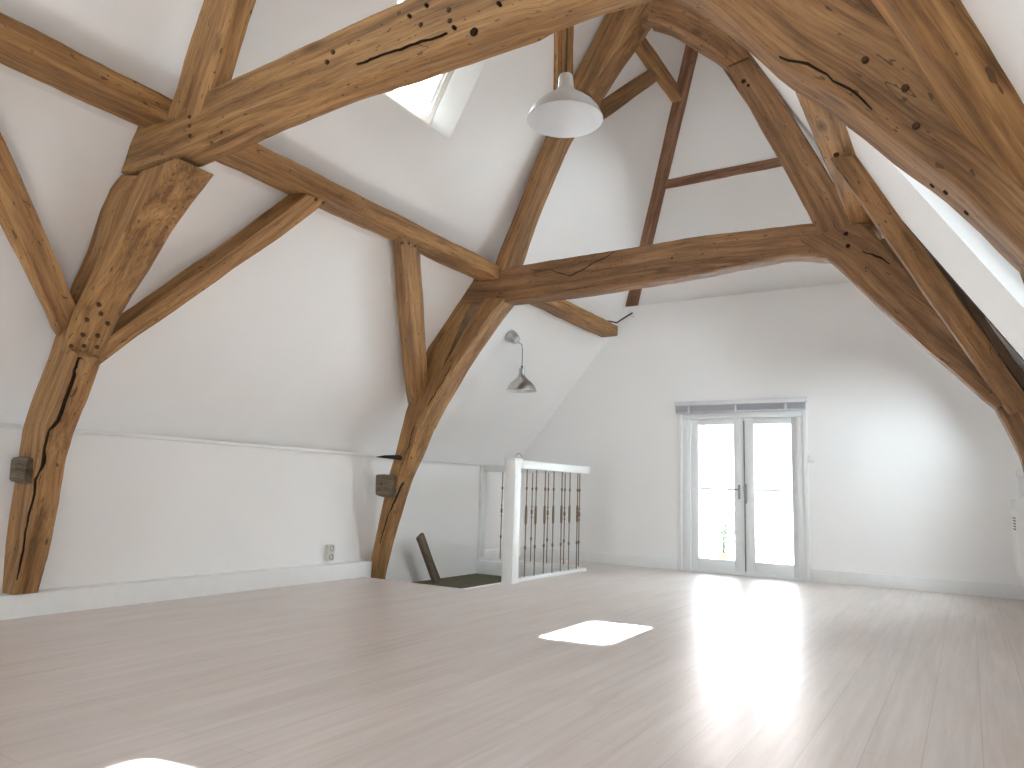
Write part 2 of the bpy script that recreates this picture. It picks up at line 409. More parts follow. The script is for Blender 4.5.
def add_box(bm, x0, x1, y0, y1, z0, z1, bevel=0.0, mat3=None):
    b2 = bmesh.new()
    vs = [b2.verts.new((x, y, z)) for x in (x0, x1) for y in (y0, y1) for z in (z0, z1)]
    for f in ((0, 1, 3, 2), (4, 6, 7, 5), (0, 4, 5, 1), (2, 3, 7, 6), (0, 2, 6, 4), (1, 5, 7, 3)):
        b2.faces.new([vs[i] for i in f])
    if bevel:
        bmesh.ops.bevel(b2, geom=b2.edges[:], offset=bevel, segments=2, affect='EDGES', profile=0.5)
    if mat3 is not None:
        bmesh.ops.transform(b2, matrix=mat3, verts=b2.verts[:])
    merge(bm, b2)


def merge(bm, b2):
    me = bpy.data.meshes.new('scratch')
    b2.to_mesh(me)
    b2.free()
    bm.from_mesh(me)
    bpy.data.meshes.remove(me)


def box(name, x0, x1, y0, y1, z0, z1, mat, parent=None, bevel=0.0, m3=None):
    bm = bmesh.new()
    add_box(bm, x0, x1, y0, y1, z0, z1, bevel, m3)
    return finish(name, bm, mat, parent)


def add_tube(bm, pts, r, seg=10, caps=True):
    pts = [Vector(p) for p in pts]
    rr = r if isinstance(r, (list, tuple)) else [r] * len(pts)
    rings = []
    prev = None
    for i, p in enumerate(pts):
        t = (pts[min(i + 1, len(pts) - 1)] - pts[max(i - 1, 0)]).normalized()
        if prev is None:
            u = t.orthogonal().normalized()
        else:
            u = (prev - t * prev.dot(t)).normalized()
        prev = u
        w = t.cross(u)
        rings.append([bm.verts.new(p + (u * math.cos(2 * math.pi * k / seg) + w * math.sin(2 * math.pi * k / seg)) * rr[i]) for k in range(seg)])
    for a, b in zip(rings, rings[1:]):
        for k in range(seg):
            bm.faces.new((a[k], a[(k + 1) % seg], b[(k + 1) % seg], b[k]))
    if caps:
        bm.faces.new(rings[0])
        bm.faces.new(rings[-1])


def add_lathe(bm, prof, centre=(0, 0, 0), seg=32, m3=None, cap0=True, cap1=True):
    b2 = bmesh.new()
    rings = []
    for r, z in prof:
        rings.append([b2.verts.new((r * math.cos(2 * math.pi * k / seg), r * math.sin(2 * math.pi * k / seg), z)) for k in range(seg)])
    for a, b in zip(rings, rings[1:]):
        for k in range(seg):
            b2.faces.new((a[k], a[(k + 1) % seg], b[(k + 1) % seg], b[k]))
    if cap0: b2.faces.new(rings[0])
    if cap1: b2.faces.new(rings[-1])
    mm = Matrix.Translation(centre) @ (m3 if m3 is not None else Matrix.Identity(4))
    bmesh.ops.transform(b2, matrix=mm, verts=b2.verts[:])
    merge(bm, b2)


def slab(name, O, u, v, n, U, V, holes, th, mat, kind='structure'):
    """flat slab spanned by u,v (unit vectors), room face at O, thickness th along n, rectangular holes (u0,u1,v0,v1)"""
    O, u, v, n = Vector(O), Vector(u), Vector(v), Vector(n)
    us = sorted(set([U[0], U[1]] + [h[0] for h in holes] + [h[1] for h in holes]))
    vs = sorted(set([V[0], V[1]] + [h[2] for h in holes] + [h[3] for h in holes]))
    bm = bmesh.new()
    cache = {}
    def vert(i, j, k):
        if (i, j, k) not in cache:
            cache[(i, j, k)] = bm.verts.new(O + u * us[i] + v * vs[j] + n * (th * k))
        return cache[(i, j, k)]
    def solid(i, j):
        if i < 0 or j < 0 or i >= len(us) - 1 or j >= len(vs) - 1: return False
        cu, cv = (us[i] + us[i + 1]) / 2, (vs[j] + vs[j + 1]) / 2
        return not any(h[0] < cu < h[1] and h[2] < cv < h[3] for h in holes)
    for i in range(len(us) - 1):
        for j in range(len(vs) - 1):
            if not solid(i, j): continue
            for k in (0, 1):
                bm.faces.new((vert(i, j, k), vert(i + 1, j, k), vert(i + 1, j + 1, k), vert(i, j + 1, k)))
            for di, dj, a, b in ((-1, 0, (i, j), (i, j + 1)), (1, 0, (i + 1, j), (i + 1, j + 1)), (0, -1, (i, j), (i + 1, j)), (0, 1, (i, j + 1), (i + 1, j + 1))):
                if not solid(i + di, j + dj):
                    bm.faces.new((vert(*a, 0), vert(*b, 0), vert(*b, 1), vert(*a, 1)))
    o = finish(name, bm, mat, None, smooth=False)
    o['kind'] = kind
    return o


def resample(st, dv, step):
    out = []
    n = len(st)
    for i in range(n - 1):
        A0, B0 = Vector(st[i][0]), Vector(st[i][1])
        A1, B1 = Vector(st[i + 1][0]), Vector(st[i + 1][1])
        L = ((A1 + B1) / 2 - (A0 + B0) / 2).length
        k = max(1, int(round(L / step)))
        for q in range(k + (1 if i == n - 2 else 0)):
            t = q / k
            out.append((A0.lerp(A1, t), B0.lerp(B1, t), dv[i].lerp(dv[i + 1], t)))
    # soften the corners of the hewn outline
    for _ in range(2):
        new = [out[0]]
        for a, b, c in zip(out, out[1:], out[2:]):
            new.append(tuple(b[k] * 0.5 + (a[k] + c[k]) * 0.25 for k in range(3)))
        new.append(out[-1])
        out = new
    return out


SEED = [0]


def timber(name, label, cat, stations, depth, mat=None, cham=0.011, amp=0.008, group=None, step=0.07):
    """hewn timber: stations are pairs of edge points of one face, swept backwards by depth"""
    SEED[0] += 1
    sd = SEED[0] * 3.71
    depth = [Vector(d) for d in depth] if isinstance(depth[0], (tuple, list)) else [Vector(depth)] * len(stations)
    secs = resample(stations, depth, step)
    bm = bmesh.new()
    lay = bm.verts.layers.float_vector.new('grain')
    rings = []
    along = 0.0
    prev = None
    NS = 4
    for A, B, d in secs:
        mid = (A + B) / 2 + d / 2
        if prev is not None: along += (mid - prev).length
        prev = mid
        a = B - A
        la, ld = max(a.length, 1e-4), d.length
        au, du = a / la, d / ld
        pts = []
        quad = [(0, 0), (1, 0), (1, 1), (0, 1)]
        for q in range(4):
            (s0, t0), (s1, t1) = quad[q], quad[(q + 1) % 4]
            edge = la if q % 2 == 0 else ld
            c = cham * (1.0 + 0.9 * noise.noise(Vector((along * 2.3, q * 5.1 + sd, 0.3))))
            f = min(0.28, max(0.02, c / edge))
            for e in range(NS + 1):
                t = f + (1 - 2 * f) * e / NS
                pts.append((s0 + (s1 - s0) * t, t0 + (t1 - t0) * t, q))
        ring = []
        for s, t, q in pts:
            P = A + a * s + d * t
            nn = {0: -du, 1: au, 2: du, 3: -au}[q]
            k = noise.noise(P * 2.6 + Vector((sd, 0, 0))) + 0.5 * noise.noise(P * 9.0 + Vector((0, sd, 0)))
            P = P + nn * (amp * k)
            vtx = bm.verts.new(P)
            vtx[lay] = (along + sd * 1.7, s * la + sd, t * ld + sd * 0.37)
            ring.append(vtx)
        rings.append(ring)
    N = len(rings[0])
    for r0, r1 in zip(rings, rings[1:]):
        for k in range(N):
            bm.faces.new((r0[k], r0[(k + 1) % N], r1[(k + 1) % N], r1[k]))
    bm.faces.new(rings[0])
    bm.faces.new(rings[-1])
    o = finish(name, bm, mat or M['oak'], None, True, 40)
    return tag(o, label, cat, group)


def beam_y(name, label, cat, x0, x1, z0, z1, ys, mat=None, **kw):
    st = [((x0, y, z0), (x1, y, z0)) for y in ys]
    return timber(name, label, cat, st, (0, 0, z1 - z0), mat, **kw)


def peg(parent, p, n, r=0.012, name='peg', mat=None, h=0.02):
    """round dowel end (or bolt hole plug) nearly flush with the timber face"""
    n = Vector(n).normalized()
    bm = bmesh.new()
    q = n.to_track_quat('Z', 'Y').to_matrix().to_4x4()
    add_lathe(bm, [(r * 0.6, -h), (r, -h * 0.5), (r * 0.98, h * 0.25), (r * 0.8, h * 0.4)], p, 10, q)
    return finish(name, bm, mat or M['peg'], parent)


def crack(parent, pts, n, w=0.012, name='crack'):
    """dark drying crack: a thin wedge set into the timber face"""
    n = Vector(n).normalized()
    P = [Vector(p) for p in pts]
    fine = []
    for a, b in zip(P, P[1:]):
        k = max(2, int((b - a).length / 0.03))
        fine += [a.lerp(b, i / k) for i in range(k)]
    fine.append(P[-1])
    bm = bmesh.new()
    rows = []
    m = len(fine)
    for i, p in enumerate(fine):
        t = (fine[min(i + 1, m - 1)] - fine[max(i - 1, 0)]).normalized()
        s = n.cross(t).normalized()
        env = math.sin(math.pi * (i + 0.5) / m) ** 0.5
        ww = w * env * (0.55 + 0.6 * abs(noise.noise(p * 11.0)) + 0.25 * noise.noise(p * 37.0))
        p = p + s * (0.012 * noise.noise(p * 9.0) + 0.007 * noise.noise(p * 31.0))
        rows.append([bm.verts.new(p - s * ww * 0.5 + n * 0.007), bm.verts.new(p + s * ww * 0.5 + n * 0.007), bm.verts.new(p - n * 0.02)])
    for a, b in zip(rows, rows[1:]):
        for k in range(3):
            bm.faces.new((a[k], a[(k + 1) % 3], b[(k + 1) % 3], b[k]))
    bm.faces.new(rows[0]); bm.faces.new(rows[-1])
    return finish(name, bm, M['check'], parent)


# ------------------------------------------------------------------ the room shell
XL, XR, YF, YB = -5.60, 0.54, 9.46, -6.0
KNEE = 1.29
LEDGE = 3.573
HOLE = (-5.66, -4.16, 5.95, 8.30)

floor = slab('floor', (0, 0, 0), (1, 0, 0), (0, 1, 0), (0, 0, -1), (XL - 0.3, XR + 0.4), (YB - 0.3, YF + 0.3), [HOLE], 0.30, M['floor'])

wl = slab('wall_left', (XL, 0, -1.2), (0, 1, 0), (0, 0, 1), (-1, 0, 0), (YB - 0.3, YF + 0.3), (0, 1.2 + KNEE), [], 0.22, M['plaster'])
wr = slab('wall_right', (XR, 0, 0), (0, 1, 0), (0, 0, 1), (1, 0, 0), (YB - 0.3, YF + 0.3), (0, KNEE), [], 0.3, M['plaster'])
DOOR = (-3.19, -1.68, 0.0, 2.03)
wf = slab('wall_far', (0, YF, 0), (1, 0, 0), (0, 0, 1), (0, 1, 0), (-6.2, 1.3), (0, LEDGE), [DOOR], 0.30, M['gable'])
REAR_FILL = (-3.7, -1.1, 0.3, 2.3)
REAR_FILL_TOP = (-3.4, -1.4, 3.1, 4.7)
wb = slab('wall_rear', (0, YB, 0), (1, 0, 0), (0, 0, 1), (0, -1, 0), (-6.2, 1.6), (0, 7.0), [REAR_FILL, REAR_FILL_TOP], 0.25, M['gable'])


def unit(a, b):
    L = math.hypot(a, b)
    return a / L, b / L


def along_len(x0, z0, x1, z1):
    return math.hypot(x1 - x0, z1 - z0)


# left roof: lower pitch from the knee wall to the purlin, steeper above
a, b = unit(1.46, 1.8)
LLu = Vector((a, 0, b)); LLn = Vector((-b, 0, a))
ceil_ll = slab('ceiling', (-5.76, 0, 1.30), LLu, (0, 1, 0), LLn, (-0.25, along_len(-5.76, 1.30, -4.30, 3.10)), (YB - 0.3, 10.2), [], 0.30, M['plaster'])
a, b = unit(1.0, 1.8)
LUu = Vector((a, 0, b)); LUn = Vector((-b, 0, a))
LU0 = Vector((-4.30, 0, 3.10))
SK_S0 = (-3.786 + 4.30) / a            # foot of the skylights, measured up the slope
SK_L = 0.80
SK_Y = [(0.1, 1.20), (3.82, 4.92)]
ceil_lu = slab('ceiling', LU0, LUu, (0, 1, 0), LUn, (-0.02, along_len(-4.30, 3.10, -2.40, 6.52) + 0.12), (YB - 0.3, 10.2),
               [(SK_S0, SK_S0 + SK_L, y0, y1) for y0, y1 in SK_Y], 0.35, M['plaster'])
# right roof
a, b = unit(-1.12, 1.8)
RLu = Vector((a, 0, b)); RLn = Vector((b, 0, -a))
RL0 = Vector((0.62, 0, 1.30))
RU_S, RU_Y = (0.35, 1.45), (6.55, 7.75)
RL_LEN = along_len(0.62, 1.30, -0.50, 3.10)
RS = [(0.55, 1.78), (0.30, 1.50)]
RSY = [(3.60, 4.12), (7.75, 9.1)]
ceil_rl = slab('ceiling', RL0 + RLn * 0.09, RLu, (0, 1, 0), RLn, (-0.3, RL_LEN + 0.02), (YB - 0.3, 10.2),
               [(s0, s1, y0, y1) for (s0, s1), (y0, y1) in zip(RS, RSY)], 0.26, M['plaster'])
lining = slab('ceiling', RL0, RLu, (0, 1, 0), RLn, (-0.3, RL_LEN + 0.02), (YB - 0.3, 5.13),
              [(s0, s1, y0, y1) for (s0, s1), (y0, y1) in zip(RS[:1], RSY[:1])], 0.0899, M['plaster'])
a, b = unit(-1.0, 1.8)
RUu = Vector((a, 0, b)); RUn = Vector((b, 0, -a))
ceil_ru = slab('ceiling', (-0.50, 0, 3.10), RUu, (0, 1, 0), RUn, (-0.02, along_len(-0.5, 3.10, -2.40, 6.52) + 0.12), (YB - 0.3, 10.2), [(*RU_S, *RU_Y)], 0.35, M['plaster'])
RU_O = Vector((-0.50, 0, 3.10))
# hipped end above the far wall
a, b = unit(-1.0, 1.53)
HPu = Vector((0, a, b)); HPn = Vector((0, b, -a))
hip = slab('ceiling', (0, 9.60, LEDGE), HPu, (1, 0, 0), HPn, (-0.12, 3.9), (-4.9, 0.2), [], 0.30, M['plaster'])

# trims and baseboards
def struct_box(name, *a, mat=None, bevel=0.003):
    o = box(name, *a, mat or M['paint'], None, bevel)
    o['kind'] = 'structure'
    return o

struct_box('trim_1', XL - 0.12, XL + 0.045, YB, YF, KNEE - 0.022, KNEE + 0.006)
struct_box('trim_2', XR - 0.012, XR + 0.12, YB, YF, KNEE - 0.022, KNEE + 0.006)
struct_box('baseboard_left', XL - 0.01, -5.46, YB, 6.09, -0.25, 0.155, bevel=0.004)
struct_box('baseboard_left', XL - 0.01, XL + 0.02, 8.42, YF, 0, 0.14)
struct_box('baseboard_far', XL, DOOR[0] - 0.06, YF - 0.022, YF + 0.01, 0, 0.145)
struct_box('baseboard_far', DOOR[1] + 0.06, XR, YF - 0.022, YF + 0.01, 0, 0.145)
struct_box('baseboard_right', XR - 0.022, XR + 0.01, YB, YF, 0, 0.145)
# dark strip standing in for the shade at the right slope's lining edge
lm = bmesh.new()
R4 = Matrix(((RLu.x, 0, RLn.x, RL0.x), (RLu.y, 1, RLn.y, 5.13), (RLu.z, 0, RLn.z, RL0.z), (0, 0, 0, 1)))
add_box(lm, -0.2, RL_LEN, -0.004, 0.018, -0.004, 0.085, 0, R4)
o = finish('lining_shade_strip', lm, M['edge_shade'], None, False)
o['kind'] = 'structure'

# stairwell below the floor opening: carpeted landing, pale far riser, walls
st = empty('stair_landing', (-4.9, 7.1, -0.15), 'olive brown carpeted stair landing just below the floor opening', 'stairs')
box('carpet', -5.60, -4.16, 5.95, 8.29, -0.19, -0.15, M['carpet'], st, 0.004)
box('stair_well_wall', -5.60, -4.10, 8.29, 8.34, -0.30, -0.005, M['paint'], st)
# nosing strips around the opening
struct_box('trim_4', -4.175, -4.140, 5.93, 8.30, -0.20, 0.006)
struct_box('trim_5', -5.46, -4.14, 5.925, 5.955, -0.20, 0.004, mat=M['floor'])
struct_box('trim_6', XL, -4.05, 8.28, 8.42, -0.20, 0.02)

# ------------------------------------------------------------------ skylights
def slope_matrix(O, u, n, y):
    return Matrix(((u.x, 0, n.x, O.x), (u.y, 1, n.y, y), (u.z, 0, n.z, O.z), (0, 0, 0, 1)))


def skylight(idx, O, u, n, s0, s1, y0, y1, depth, label, splay=0.0):
    w = empty('window_%d' % idx, O + u * s0 + n * depth + Vector((0, y0, 0)), label, 'skylight', None, 'structure')
    m4 = slope_matrix(O, u, n, 0)
    if splay:
        rv = bmesh.new()
        lo = [rv.verts.new(m4 @ Vector(p)) for p in ((s0, y1, 0.001), (s0, y1, depth + 0.06), (s0, y1 - splay, depth + 0.06), (s0, y1 - splay, depth - 0.01))]
        hi = [rv.verts.new(m4 @ Vector(p)) for p in ((s1, y1, 0.001), (s1, y1, depth + 0.06), (s1, y1 - splay, depth + 0.06), (s1, y1 - splay, depth - 0.01))]
        for k in range(4):
            rv.faces.new((lo[k], lo[(k + 1) % 4], hi[(k + 1) % 4], hi[k]))
        rv.faces.new(lo); rv.faces.new(hi)
        finish('splayed_reveal', rv, M['paint'], w, False)
        y1 = y1 - splay
    t = 0.065
    fr = bmesh.new()
    add_box(fr, s0, s0 + t, y0, y1, depth, depth + 0.06, 0.004, m4)
    add_box(fr, s1 - t, s1, y0, y1, depth, depth + 0.06, 0.004, m4)
    add_box(fr, s0 + t, s1 - t, y0, y0 + t, depth, depth + 0.06, 0.004, m4)
    add_box(fr, s0 + t, s1 - t, y1 - t, y1, depth, depth + 0.06, 0.004, m4)
    f = finish('window_frame', fr, M['sky_frame'], w)
    g = bmesh.new()
    # inner sash beads
    t2 = t + 0.03
    add_box(g, s0 + t, s0 + t2, y0 + t, y1 - t, depth + 0.015, depth + 0.05, 0.003, m4)
    add_box(g, s1 - t2, s1 - t, y0 + t, y1 - t, depth + 0.015, depth + 0.05, 0.003, m4)
    add_box(g, s0 + t2, s1 - t2, y0 + t, y0 + t2, depth + 0.015, depth + 0.05, 0.003, m4)
    add_box(g, s0 + t2, s1 - t2, y1 - t2, y1 - t, depth + 0.015, depth + 0.05, 0.003, m4)
    finish('sash', g, M['frame'], w)
    p = bmesh.new()
    add_box(p, s0 + t, s1 - t, y0 + t, y1 - t, depth + 0.028, depth + 0.034, 0, m4)
    finish('pane', p, M['glass'], w, False)
    c = O + u * ((s0 + s1) / 2) + n * (depth + 0.10) + Vector((0, (y0 + y1) / 2, 0))
    portal(c, -n, (y1 - y0), (s1 - s0)) if abs(n.x) < 0.2 else portal(c, -n, max(s1 - s0, y1 - y0), max(s1 - s0, y1 - y0))


for k, lab in enumerate(('wide skylight in the left roof slope of the nearest bay', 'skylight with deep white reveal high in the left roof slope, behind the near collar beam')):
    skylight(1 + k, LU0, LUu, LUn, SK_S0, SK_S0 + SK_L, *SK_Y[k], 0.14, lab, 0.15 if k else 0.0)
labels_r = ['bright skylight in the right roof slope behind the near arched brace', 'skylight in the right roof slope close to the far wall']
for i in range(2):
    skylight(3 + i, RL0, RLu, RLn, *RS[i], *RSY[i], 0.17, labels_r[i])

skylight(5, RU_O, RUu, RUn, *RU_S, *RU_Y, 0.14, 'added skylight high in the right roof slope, brightening the hipped end')  # extra opening put in to brighten the hipped end
# rear windows added behind the viewer as fill light for the far gable and hip
for idx, (x0, x1, z0, z1), lab in ((6, REAR_FILL, 'added wide window in the unseen rear wall, lighting the far wall'), (7, REAR_FILL_TOP, 'added upper window in the unseen rear gable, lighting the hipped end')):
    w = empty('window_%d' % idx, (x0, YB, z0), lab, 'window', None, 'structure')
    fr = bmesh.new()
    for a, b in ((x0, x0 + 0.07), ((x0 + x1) / 2 - 0.04, (x0 + x1) / 2 + 0.04), (x1 - 0.07, x1)):
        add_box(fr, a, b, YB - 0.16, YB - 0.08, z0, z1, 0.004)
    add_box(fr, x0 + 0.07, x1 - 0.07, YB - 0.16, YB - 0.08, z0, z0 + 0.07)
    add_box(fr, x0 + 0.07, x1 - 0.07, YB - 0.16, YB - 0.08, z1 - 0.07, z1)
    finish('window_frame', fr, M['frame'], w)
    box('pane', x0 + 0.07, x1 - 0.07, YB - 0.125, YB - 0.118, z0 + 0.07, z1 - 0.07, M['glass'], w)
    portal(((x0 + x1) / 2, YB - 0.24, (z0 + z1) / 2), (0, 1, 0), x1 - x0, z1 - z0)

# ------------------------------------------------------------------ french doors
d = empty('door_1', (-2.435, YF, 0), 'pair of white glazed french doors in the far wall', 'door', None, 'structure')
x0, x1, z0, z1 = DOOR
fr = bmesh.new()
add_box(fr, x0, x0 + 0.11, YF - 0.004, YF + 0.14, 0, z1 - 0.075, 0.004)
add_box(fr, x1 - 0.08, x1, YF - 0.004, YF + 0.14, 0, z1 - 0.075, 0.004)
add_box(fr, x0, x1, YF - 0.004, YF + 0.14, z1 - 0.075, z1, 0.004)
add_box(fr, x0 - 0.05, x0, YF - 0.016, YF + 0.01, 0, z1 + 0.05, 0.003)
add_box(fr, x1, x1 + 0.05, YF - 0.016, YF + 0.01, 0, z1 + 0.05, 0.003)
add_box(fr, x0, x1, YF + 0.0, YF + 0.15, 0.0, 0.025, 0.003)
finish('door_frame', fr, M['frame'], d)
DM = -2.395
for (lx0, lx1, gx0, gx1, hand) in ((x0 + 0.110, DM - 0.0005, -2.985, -2.525, 1), (DM + 0.0005, x1 - 0.080, -2.275, -1.825, -1)):
    b2 = bmesh.new()
    ya, yb = YF + 0.03, YF + 0.085
    add_box(b2, lx0, gx0, ya, yb, 0.025, z1 - 0.075, 0.004)
    add_box(b2, gx1, lx1, ya, yb, 0.025, z1 - 0.075, 0.004)
    add_box(b2, gx0, gx1, ya, yb, 0.025, 0.17, 0.004)
    add_box(b2, gx0, gx1, ya, yb, 1.875, z1 - 0.075, 0.004)
    add_box(b2, gx0, gx1, ya + 0.01, yb - 0.01, 1.04, 1.062, 0.003)
    leaf = finish('door_leaf', b2, M['frame'], d)
    g = bmesh.new()
    add_box(g, gx0 - 0.005, gx1 + 0.005, ya + 0.024, ya + 0.03, 0.165, 1.88)
    finish('pane', g, M['glass'], leaf, False)
    hg = bmesh.new()
    hx = (gx1 + lx1) / 2 if hand == 1 else (gx0 + lx0) / 2
    if hand == 1:
        add_box(hg, hx - 0.013, hx + 0.013, ya - 0.006, ya + 0.001, 0.93, 1.11, 0.002)
        add_tube(hg, [(hx, ya, 1.05), (hx, ya - 0.045, 1.05), (hx - 0.02, ya - 0.055, 1.05), (hx - 0.12, ya - 0.055, 1.045)], 0.009, 8)
        finish('handle', hg, M['handle'], leaf)
    else:
        add_box(hg, lx0 + 0.006, lx0 + 0.026, ya - 0.008, ya + 0.001, 0.88, 1.12, 0.002)
        add_box(hg, lx0 - 0.004, lx0 + 0.030, ya - 0.03, ya - 0.008, 1.02, 1.10, 0.004)
        add_box(hg, lx0 + 0.0, lx0 + 0.034, ya - 0.022, ya - 0.008, 0.90, 0.96, 0.004)
        finish('bolt_lock', hg, M['handle'], leaf)
        hb = bmesh.new()
        add_tube(hb, [(lx0 + 0.004, ya - 0.008, 0.05), (lx0 + 0.004, ya - 0.008, 1.92)], 0.007, 8)
        finish('espagnolette_rod', hb, M['grille'], leaf)
    for hz in (0.35, 1.0, 1.7):
        hb = bmesh.new()
        hx2 = lx0 if hand == 1 else lx1
        add_tube(hb, [(hx2, ya - 0.004, hz), (hx2, ya - 0.004, hz + 0.08)], 0.008, 8)
        finish('hinge', hb, M['frame'], leaf)
portal(((x0 + x1) / 2, YF + 0.20, 1.0), (0, -1, 0), x1 - x0, 2.0)

# ------------------------------------------------------------------ oak frame
FN = Vector((0, -1, 0))
GT = 'hewn oak roof timbers'
post1 = timber('oak_post', 'crooked oak post at far left with a long dark crack, standing on the white baseboard', 'post', T['post1'], (0, 0.15, 0), step=0.03)
crack(post1, FEAT['crack_post1'], (0.25, -1, 0), 0.022)
crack(post1, [(-5.21, 2.54, 0.95), (-5.29, 2.57, 0.7), (-5.345, 2.6, 0.5), (-5.40, 2.62, 0.3)], (1, -0.2, 0.2), 0.018)
s = FEAT['stub1']
cx, cz = sum(p[0] for p in s) / 4, sum(p[2] for p in s) / 4
stub1 = timber('tenon_stub', None, None, [((cx - 0.08, 2.49, cz + 0.085), (cx - 0.08, 2.49, cz - 0.085)), ((cx + 0.05, 2.475, cz + 0.095), (cx + 0.05, 2.475, cz - 0.09)), ((cx + 0.13, 2.49, cz + 0.08), (cx + 0.13, 2.49, cz - 0.085))], (0, 0.1, 0), M['grey_oak'], cham=0.016, step=0.03)
stub1.parent = post1
splint = timber('side_splint', None, None, [((-5.47, 2.70, 0.50), (-5.44, 2.70, 0.50)), ((-5.50, 2.69, 0.35), (-5.42, 2.69, 0.35)), ((-5.53, 2.68, 0.16), (-5.45, 2.68, 0.16))], (0, 0.06, 0), M['grey_oak'], cham=0.006, step=0.04)
splint.parent = post1
peg(post1, (-5.172, 2.60, 1.235), (1, -0.3, 0), 0.012, 'nail', M['spike'], 0.05)

brace1 = timber('knee_brace', 'broad oak knee brace with many peg holes at its foot, under the near collar beam', 'brace', T['brace1'], (0, 0.26, 0), cham=0.014)
for p in FEAT['peg_brace1']:
    peg(brace1, p, (0.747, 0, -0.665), 0.014)
princ1 = timber('principal_rafter', 'oak rafter rising from the left end of the near collar beam to the top edge', 'rafter', T['princ1'], (0, 0.12, 0))

c1 = [((-4.30, 2.41, 3.13), (-4.46, 2.43, 2.85)), ((-3.9, 2.41, 3.17), (-3.86, 2.43, 2.83)), ((-3.45, 2.41, 3.19), (-3.3, 2.43, 2.875)),
      ((-2.6, 2.41, 3.225), (-2.59, 2.43, 2.913)), ((-1.95, 2.41, 3.24), (-1.95, 2.43, 2.916)), ((-1.49, 2.41, 3.24), (-1.48, 2.43, 2.918)), ((-1.47, 2.455, 3.24), (-1.46, 2.45, 2.918)), ((-1.2, 2.46, 3.24), (-1.2, 2.455, 2.92)), ((-0.35, 2.46, 3.2), (-0.30, 2.455, 2.87))]
collar1 = timber('collar_beam', 'big near oak collar beam sweeping up across the top left, with peg holes', 'beam', c1, [(0, 0.17, 0)] * 6 + [(0, 0.125, 0)] * 3, mat=M['oak'], cham=0.016, step=0.03)
for p in FEAT['peg_collar1']:
    peg(collar1, p, FN, 0.012)
peg(collar1, FEAT['hole_collar1'][0], FN, 0.02, 'bolt_hole', M['check'])
for p in ((-2.12, 2.405, 3.13), (-2.02, 2.405, 3.15), (-1.80, 2.405, 3.16), (-1.66, 2.405, 3.12), (-1.62, 2.405, 3.02), (-1.86, 2.41, 2.99)):
    peg(collar1, p, FN, 0.009, 'nail_hole', M['check'])
crack(collar1, [(-2.45, 2.415, 2.985), (-2.2, 2.415, 2.992), (-1.9, 2.415, 2.98)], FN, 0.006)

rb1 = timber('arched_brace', 'massive arched oak brace crossing the upper right foreground, dark face with pale underside', 'brace', T['rbrace1'], (0, 0.25, 0), mat=M['mid_oak'], cham=0.016, amp=0.010)
crack(rb1, FEAT['crack_rbrace1'], FN, 0.010)
for p in FEAT['peg_rbrace1']:
    peg(rb1, p, FN, 0.011)
for t, y, r in ((0.30, 2.50, 0.013), (0.36, 2.53, 0.010), (0.42, 2.49, 0.011), (0.52, 2.54, 0.010), (0.60, 2.50, 0.009), (0.72, 2.52, 0.010)):
    a0, a1 = Vector(T['rbrace1'][4][0]), Vector(T['rbrace1'][7][0])
    p = a0.lerp(a1, t)
    peg(rb1, (p.x + 0.012, y + 0.05, p.z + 0.010), (-0.77, 0, -0.63), r, 'knot_hole', M['check'])
pr1 = [((-0.40, 2.49, 2.81), (-0.12, 2.49, 2.90)), ((-0.12, 2.49, 2.33), (0.2, 2.49, 2.4)), ((0.10, 2.49, 1.9), (0.36, 2.49, 1.95)), ((0.17, 2.48, 1.66), (0.45, 2.48, 1.7)),
       ((0.25, 2.46, 1.25), (0.58, 2.46, 1.27)), ((0.38, 2.46, 0.6), (0.7, 2.46, 0.6)), ((0.44, 2.46, 0.0), (0.74, 2.46, 0.0))]
timber('oak_post', 'oak post at the right edge, under the end of the near arched brace', 'post', pr1, (0, 0.2, 0), mat=M['brown_oak'])
pr = [[[-0.75, 2.43, 3.2], [-0.60, 2.43, 3.2]], [[-1.05, 2.40, 3.8], [-0.9, 2.4, 3.83]], [[-1.75, 2.36, 5.2], [-1.55, 2.36, 5.25]]]
timber('principal_rafter', 'oak rafter above the right end of the near collar beam, over the arched brace', 'rafter', pr, (0, 0.18, 0))

post2 = timber('oak_post', 'leaning oak post beside the stair opening, with a cut tenon stub and an iron spike', 'post', T['post2'], (0, 0.2, 0))
s = FEAT['stub2']
cx, cz = sum(p[0] for p in s) / 4, sum(p[2] for p in s) / 4
stub = timber('tenon_stub', None, None, [((cx - 0.12, 6.03, cz + 0.12), (cx - 0.11, 6.03, cz - 0.10)), ((cx, 6.02, cz + 0.125), (cx, 6.02, cz - 0.12)), ((cx + 0.12, 6.03, cz + 0.11), (cx + 0.10, 6.03, cz - 0.115))], (0, 0.11, 0), M['grey_oak'], cham=0.016, step=0.03)
stub.parent = post2
peg(stub, (cx - 0.03, 6.02, cz + 0.02), FN, 0.014)
bm = bmesh.new()
add_tube(bm, [(-5.44, 6.04, 1.262), (-5.33, 6.05, 1.265), (-5.20, 6.07, 1.262), (-5.13, 6.12, 1.255)], [0.004, 0.017, 0.024, 0.028], 8)
finish('iron_spike', bm, M['spike'], post2)
crack(post2, [(-5.10, 6.098, 1.0), (-5.18, 6.098, 0.85), (-5.28, 6.098, 0.62), (-5.37, 6.098, 0.35)], FN, 0.014)
crack(post2, [(-4.98, 6.098, 1.60), (-5.04, 6.098, 1.40), (-5.10, 6.098, 1.22)], FN, 0.012)

